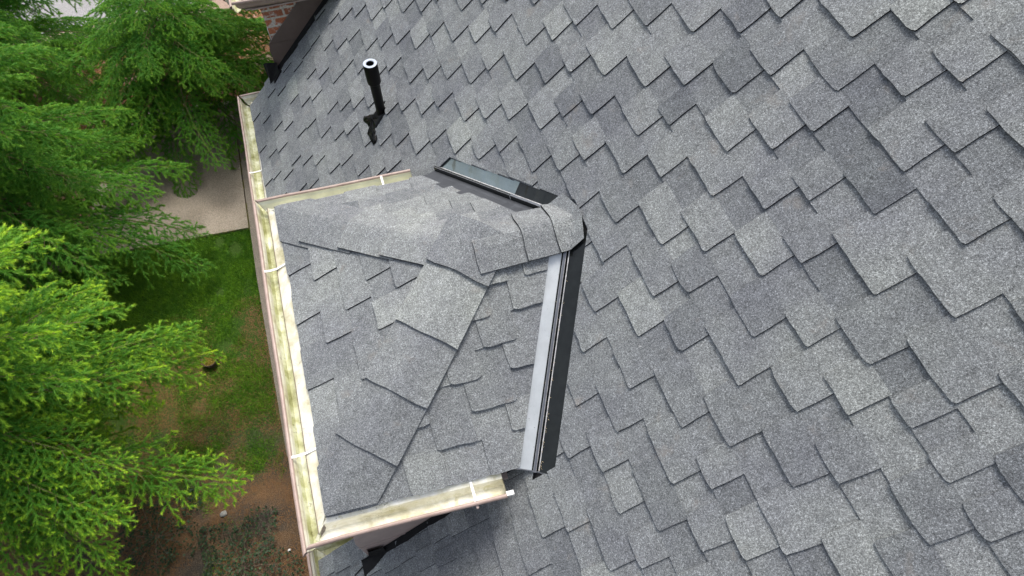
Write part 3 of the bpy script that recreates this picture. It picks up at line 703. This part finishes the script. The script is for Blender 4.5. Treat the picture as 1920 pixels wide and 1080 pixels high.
def blades(name, pos, length, width, lean, tones, material, kind="stuff"):
    """single-triangle blades; pos (n,3), arrays for length, width"""
    n = len(pos); az = rng.uniform(0, 2 * np.pi, n); ln = lean * rng.uniform(.2, 1.2, n)
    d = np.stack([np.cos(az) * np.sin(ln), np.sin(az) * np.sin(ln), np.cos(ln)], 1); az2 = rng.uniform(0, 2 * np.pi, n)
    sd_ = np.stack([np.cos(az2), np.sin(az2), np.zeros(n)], 1)
    a = pos - sd_ * width[:, None] / 2; b = pos + sd_ * width[:, None] / 2; c = pos + d * length[:, None]
    return tri_mesh(name, np.stack([a, b, c], 1).reshape(-1, 3), tones, material)
def tri_mesh(name, v, tones, material):
    me = bpy.data.meshes.new(name); nt_ = len(v) // 3
    me.vertices.add(len(v)); me.vertices.foreach_set("co", v.astype(np.float32).ravel())
    me.loops.add(len(v)); me.loops.foreach_set("vertex_index", np.arange(len(v), dtype=np.int32))
    me.polygons.add(nt_); me.polygons.foreach_set("loop_start", np.arange(0, len(v), 3, dtype=np.int32))
    me.materials.append(material); me.update(calc_edges=True)
    at = me.attributes.new("tone", 'FLOAT', 'FACE'); at.data.foreach_set("value", np.asarray(tones, dtype=np.float32))
    return me
def vnoise(x, y, seed, s):
    r = np.random.default_rng(seed); g = r.random((64, 64)); x = (x * s) % 63; y = (y * s) % 63
    i, j = x.astype(int), y.astype(int); fx, fy = x - i, y - j; fx = fx * fx * (3 - 2 * fx); fy = fy * fy * (3 - 2 * fy)
    i1, j1 = (i + 1) % 64, (j + 1) % 64
    return g[i, j] * (1 - fx) * (1 - fy) + g[i1, j] * fx * (1 - fy) + g[i, j1] * (1 - fx) * fy + g[i1, j1] * fx * fy
n = 420000
gx = rng.uniform(-6.6, -2.60, n); gy = rng.uniform(-.6, 5.45, n)
edge = 5.12 + (-2.885 - gx) * .075 + rng.normal(0, .03, n)
n1 = vnoise(gx, gy, 1, 1.3); n2 = vnoise(gx, gy, 2, 5.0); n3 = vnoise(gx, gy, 3, 14)
dens = np.clip((gy - 1.7) * .5 + .35, -.05, 1.2) + (n1 - .5) * 1.3 + (n2 - .5) * .9
right = np.where(gy > 1.2, -2.84, -2.84 - (1.2 - gy) * .5) - .05 * n3
keep = (dens > .30 + .5 * rng.random(n)) & (gy < edge) & (gx < right)
for (cx, cy, r) in ((-3.34, 5.0, .085), (-3.12, 4.80, .11), (-3.62, 4.62, .10), (-3.4, 4.1, .06), (-3.05, 3.35, .10)):
    keep &= ((gx - cx) ** 2 + ((gy - cy) * .8) ** 2 > (r * (.7 + .6 * rng.random(n))) ** 2)
gx, gy, dn, q2 = gx[keep], gy[keep], dens[keep], n2[keep]
pos = np.stack([gx, gy, np.full(len(gx), -.003)], 1)
tones = np.clip(.22 + .7 * (vnoise(gx, gy, 6, 24) - .5) + .5 * (vnoise(gx * 1.7, gy * 1.7, 7, 24) - .5) + .5 * (q2 - .3) + .25 * (vnoise(gx, gy, 5, 2.2) - .5) + rng.normal(0, .26, len(gx)), 0, 1)
me = blades("grass", pos, rng.uniform(.03, .085, len(gx)) * np.clip(dn, .5, 1.1), rng.uniform(.005, .010, len(gx)), 1.05, tones, GRASS)
o = link_mesh("grass", me); o["kind"] = "stuff"
def scatter_litter(name, n, x0, x1, y0, y1, thr, L, W, m, seed):
    x = rng.uniform(x0, x1, n); y = rng.uniform(y0, y1, n); k = vnoise(x, y, seed, 1.8) * .6 + vnoise(x, y, seed + 1, 6) * .4 > thr + .25 * rng.random(n); x, y = x[k], y[k]; n = len(x)
    a = rng.uniform(0, 2 * np.pi, n); l = rng.uniform(.4, 1, n) * L; d = np.stack([np.cos(a) * l, np.sin(a) * l, rng.uniform(-.004, .010, n)], 1); s_ = np.stack([-np.sin(a) * W, np.cos(a) * W, np.zeros(n)], 1)
    p = np.stack([x, y, np.full(n, .004) + rng.random(n) * .008], 1)
    o = link_mesh(name, tri_mesh(name, np.stack([p - s_, p + s_, p + d], 1).reshape(-1, 3), rng.random(n), m)); o["kind"] = "stuff"; return o
scatter_litter("needle_litter", 130000, -6.5, -2.5, -2.0, 3.9, .33, .05, .0022, LITTER, 31)
scatter_litter("gravel_mulch", 60000, -6.5, -1.5, 7.9, 10.6, .15, .04, .010, LITTER, 41)
nw = 5200; wy = rng.uniform(4.95, 7.8, nw); wx = np.where(rng.random(nw) < .75, -2.878 + rng.normal(0, .012, nw), rng.uniform(-4.6, -2.9, nw)); wy = np.where(wx < -2.92, 5.13 + (-2.885 - wx) * .075 + rng.normal(0, .02, nw), wy)
kw = vnoise(wx * 0 + 3, wy, 9, 7) > .35; kw |= wx < -2.92
wx, wy = wx[kw], wy[kw]
o = link_mesh("joint_moss", blades("joint_moss", np.stack([wx, wy, np.full(len(wx), .038)], 1), rng.uniform(.006, .022, len(wx)), rng.uniform(.004, .008, len(wx)), 1.3, rng.uniform(0, 1, len(wx)), leaf_mat("joint_moss", (0.35, 0.33, 0.08), (0.13, 0.15, 0.04)))); o["kind"] = "stuff"
# tiny pebble and a stone-shaped piece of grey branch on the bare soil
def stone(x, y, r, c, lab):
    bm = bmesh.new(); bmesh.ops.create_icosphere(bm, subdivisions=2, radius=r)
    for v in bm.verts: v.co += Vector((rng.normal(0, r * .1), rng.normal(0, r * .1), rng.normal(0, r * .06))); v.co.z *= .6
    me = bpy.data.meshes.new("stone"); bm.to_mesh(me); bm.free(); me.materials.append(c); o = link_mesh("stone", me); o.location = (x, y, r * .35)
    return tag(o, lab, "stone")
GST = simple("grey_branch", (0.30, 0.30, 0.28), 0.9, var=.3)
stone(-3.62, .93, .04, GST, "piece of grey branch, shaped as a stone, half under the cedar at the foot of the bare soil")  # rounded stand-in for the grey branch lying there
stone(-2.93, .28, .018, WHITE, "tiny white pebble on the dark bare soil near the house")

# ---------------------------------------------------------------- plant pot on the lawn
pot = tag(empty("plant_pot", (-3.60, 3.0, 0)), "round dark plant pot with yellow leaves sunk in the shaded lawn", "plant pot")
mb = MB()
def rg(r, z, n=24): return [Vector((-3.60 + r * math.cos(2 * math.pi * k / n), 3.0 + r * math.sin(2 * math.pi * k / n), z)) for k in range(n)]
mb.grid([rg(.085, 0), rg(.105, .10), rg(.108, .115), rg(.098, .115), rg(.094, .08)], closed=True); mb.build("pot_wall", simple("terracotta_dark", (0.10, 0.065, 0.045), .8), pot, smooth=True)
mb = MB(); mb.poly(rg(.094, .085)); mb.build("potting_soil", SOIL, pot)
nl = 420; th = rng.uniform(0, 6.28, nl); rr = .09 * np.sqrt(rng.random(nl)); pp = np.stack([-3.60 + rr * np.cos(th), 3.0 + rr * np.sin(th), np.full(nl, .085)], 1)
link_mesh("leaves", blades("leaves", pp, rng.uniform(.02, .05, nl), rng.uniform(.012, .022, nl), 1.2, rng.uniform(.5, 1, nl), leaf_mat("yellow_leaves", (0.70, 0.50, 0.12), (0.30, 0.28, 0.05))), pot)

# ---------------------------------------------------------------- conifers
def make_limb(L, seed, droop, young):
    """one drooping cedar limb along +X: woody axis, side shoots, twigs; returns (needle mesh, wood mesh)"""
    r = np.random.default_rng(seed); segs = []; wood = MB()
    def axis(t): return np.array([L * t * (1 - .06 * t), .10 * L * math.sin(t * 2.2 + seed) * t, L * (.20 * t - droop * t * t)])
    npts = 22; ax = [axis(i / npts) for i in range(npts + 1)]
    wood.tube(ax, [.012 * L * (1 - i / npts) ** .8 * .5 + .0016 for i in range(npts + 1)], 5)
    segs.append((ax, .35, True))
    k = 0; t = .10
    while t < .985:
        p = axis(t); d0 = axis(min(1, t + .02)) - axis(t - .02); d0 /= np.linalg.norm(d0)
        side = 1 if k % 2 else -1; ang = side * (math.radians(r.uniform(42, 66)) - .35 * t)
        lat = np.array([-d0[1], d0[0], 0]); lat /= np.linalg.norm(lat)
        dr = d0 * math.cos(ang) + lat * math.sin(ang); dr[2] *= .6; dr /= np.linalg.norm(dr)
        l = (.82 * (1 - t) ** .75 * L * .42 + .11) * r.uniform(.6, 1.12); l = min(l, .95)
        m = max(4, int(l / .05)); sh = [p + dr * l * (i / m) + np.array([0, 0, .05 * l * (i / m) - (.30 + .35 * r.random()) * l * (i / m) ** 2]) + lat * (.05 * l * math.sin(i * .9 + k)) * (i / m) for i in range(m + 1)]
        wood.tube(sh, [.0034 * (1 - .75 * i / m) for i in range(m + 1)], 3, cap=False)
        segs.append((sh, .18, True))
        s = .05; kk = 0
        while s < l * .97:
            i = min(m - 1, int(s / l * m)); f = s / l * m - i; q = sh[i] * (1 - f) + sh[i + 1] * f; dd = sh[i + 1] - sh[i]; dd = dd / np.linalg.norm(dd)
            la = np.array([-dd[1], dd[0], 0]); la /= max(1e-6, np.linalg.norm(la)); a2 = (1 if kk % 2 else -1) * math.radians(r.uniform(38, 62))
            d2 = dd * math.cos(a2) + la * math.sin(a2); d2[2] -= r.uniform(0, .25); d2 /= np.linalg.norm(d2)
            l2 = r.uniform(.45, 1) * min(.30, .36 * (1 - s / l) * l + .07)
            segs.append(([q, q + d2 * l2 * .55 + np.array([0, 0, .004]), q + d2 * l2 + np.array([0, 0, -.14 * l2])], s / l * .45, False))
            s += r.uniform(.038, .066); kk += 1
        k += 1; t += r.uniform(.5, 1.0) * .060 / L * 1.55
    P0, D, T = [], [], []
    for pts, y, big in segs:
        pts = np.array(pts); dl = np.linalg.norm(np.diff(pts, axis=0), axis=1); cum = np.concatenate([[0], np.cumsum(dl)]); tot = cum[-1]
        n = max(4, int(tot * (700 if big else 860))); sarr = r.uniform(0.0, 1, n) ** .95 * tot
        if big: sarr = tot * (1 - (1 - .18) * r.uniform(0, 1, n))
        idx = np.clip(np.searchsorted(cum, sarr) - 1, 0, len(dl) - 1); f = (sarr - cum[idx]) / dl[idx]
        P0.append(pts[idx] * (1 - f)[:, None] + pts[idx + 1] * f[:, None]); D.append((pts[idx + 1] - pts[idx]) / dl[idx][:, None])
        tip = sarr / tot; T.append(np.clip(y * .35 + .04 + (tip ** 3) * (.62 if not big else .55) * young + r.normal(0, .07, n), 0, 1))
    P0 = np.concatenate(P0); D = np.concatenate(D); T = np.concatenate(T); n = len(P0)
    rv = r.normal(size=(n, 3)); rv[:, 2] += .35; rv -= D * (rv * D).sum(1)[:, None]; rv /= np.linalg.norm(rv, axis=1)[:, None]
    an = np.radians(r.uniform(24, 52, n)); nd = D * np.cos(an)[:, None] + rv * np.sin(an)[:, None]
    ln = r.uniform(.026, .046, n); sd_ = np.cross(nd, r.normal(size=(n, 3))); sd_ /= np.linalg.norm(sd_, axis=1)[:, None]
    wdt = .0023
    v = np.stack([P0 - sd_ * wdt, P0 + sd_ * wdt, P0 + nd * ln[:, None]], 1).reshape(-1, 3)
    # green growth also gets paler toward the limb's outer end
    T = np.clip(T + .25 * young * np.clip(P0[:, 0] / L - .55, 0, 1), 0, 1)
    nm = tri_mesh("needles", v, T, NEED)
    wm = bpy.data.meshes.new("wood"); wm.from_pydata(wood.v, [], wood.f); wm.materials.append(TWIG)
    return nm, wm
LIMBS = {}
def limb(L, v, droop, young):
    key = (L, v, young > .9, young > .45)
    if key not in LIMBS: LIMBS[key] = make_limb(L, 100 + v * 7 + int(L * 10), droop, young)
    return LIMBS[key]
def conifer(name, x, y, top, spread, z0, step, label, group, young, az_keep=None, seed=1):
    r = random.Random(seed); root = tag(empty(name, (x, y, 0)), label, "tree", group)
    mb = MB(); npt = 14
    mb.tube([Vector((x + .04 * math.sin(i), y + .04 * math.cos(i * 1.3), -.1 + (top + .1) * i / npt)) for i in range(npt + 1)], [.21 * (top / 6) * (1 - i / npt) ** .8 + .012 for i in range(npt + 1)], 10)
    tr = mb.build("trunk", BARK, root, smooth=True)
    z = z0; az = r.random() * 6; cnt = 0
    sizes = (2.9, 2.3, 1.6, .95)
    while z < top - .08:
        f = (z - z0) / (top - z0); want = spread * (1 - f) ** .72 + .25
        L = min(sizes, key=lambda s: abs(s - want)); sc_ = want / L * r.uniform(.84, 1.03)
        az += 2.399 + r.uniform(-.4, .4)
        if az_keep is None or az_keep(az % (2 * math.pi), z):
            nm, wm = limb(L, r.randrange(4), .50 if L > 2 else .40, young)
            o = bpy.data.objects.new("limb", wm); col.objects.link(o); o.parent = root
            o.location = (0, 0, z); o.scale = (sc_, sc_, sc_); o.rotation_euler = (r.uniform(-.18, .18), r.uniform(-.10, .12) - .25 * f, az)
            q = bpy.data.objects.new("needles", nm); col.objects.link(q); q.parent = o; cnt += 1
        z += step * r.uniform(.6, 1.3)
    return root, cnt
def keepdir(ax, spread):   # leave out limbs that point away from everything the photo could show
    return lambda a, z: True
T1 = conifer("cedar_tree", -5.15, 1.75, 6.5, 2.1, 1.5, .046, "tall bright green cedar nearest the camera along the left edge", "cedars beside the house", 1.25, seed=3)
T2 = conifer("cedar_tree", -5.55, 5.3, 5.3, 2.35, 1.0, .050, "dark green cedar behind the nearest one, its fringes hanging over the concrete path", "cedars beside the house", .5, seed=8)
T3 = conifer("cedar_tree", -3.3, 7.8, 2.5, 2.25, .6, .034, "low round cedar by the road with limb tips reaching the far bay", "cedars beside the house", .75, seed=12)
T4 = conifer("cedar_tree", -5.1, -1.45, 4.2, 1.9, .6, .048, "smaller cedar at the lower left corner beyond the bare soil", "cedars beside the house", .8, seed=19)
T5 = conifer("cedar_tree", -6.35, 8.9, 5.1, 2.6, .8, .055, "distant cedar in the top left corner in front of the grey road", "cedars beside the house", .5, seed=27)
print("limbs", T1[1], T2[1], T3[1], T4[1])

# ---------------------------------------------------------------- ivy under the cedars, low plants at the road edge
def leafy(name, cx, cy, rx, ry, hz, n, size, m, lab, cat, seed):
    r = np.random.default_rng(seed); root = tag(empty(name, (cx, cy, 0)), lab, cat)
    a = r.uniform(0, 2 * np.pi, n); q = np.sqrt(r.random(n)) * (1 + .25 * np.sin(a * 5 + seed)); x = cx + rx * q * np.cos(a); y = cy + ry * q * np.sin(a)
    z = hz * (1 - .7 * q) * r.random(n) ** .5 + .01
    p = np.stack([x, y, z], 1); az = r.uniform(0, 2 * np.pi, n); el = r.uniform(-.3, .7, n)
    d = np.stack([np.cos(az) * np.cos(el), np.sin(az) * np.cos(el), np.sin(el)], 1); s_ = np.stack([-np.sin(az), np.cos(az), r.uniform(-.3, .3, n)], 1); s1 = size * r.uniform(.5, 1.1, n)[:, None]
    q0, q1, q2, q3 = p, p + d * s1 * .55 + s_ * s1 * .45, p + d * s1, p + d * s1 * .55 - s_ * s1 * .45
    v = np.stack([q0, q1, q2, q0, q2, q3], 1).reshape(-1, 3); t = np.repeat(np.clip(r.normal(.4, .25, n), 0, 1), 2)
    link_mesh("leaves", tri_mesh("leaves", v, t, m), root)
    mb = MB()
    for k in range(14):
        aa = k * 2.4; mb.tube([Vector((cx, cy, .0)), Vector((cx + rx * .4 * math.cos(aa), cy + ry * .4 * math.sin(aa), hz * .5)), Vector((cx + rx * .8 * math.cos(aa), cy + ry * .8 * math.sin(aa), hz * .35))], [.006, .004, .002], 4)
    mb.build("stems", BARK, root); return root
leafy("ivy_plant", -3.45, .25, .55, .6, .22, 1300, .034, IVY, "dark ivy clump on the bare soil below the lowest cedar limbs", "ivy", 3)
leafy("ivy_plant", -4.4, .9, .6, .5, .15, 900, .034, IVY, "dim ivy patch deep in the shade under the nearest cedar", "ivy", 4)
leafy("low_shrub", -4.9, 10.35, 1.5, .45, .35, 3200, .05, leaf_mat("shrub_leaves", (0.20, 0.34, 0.07), (0.04, 0.12, 0.03)), "low green shrub edging the grey road at the top", "shrub", 5)
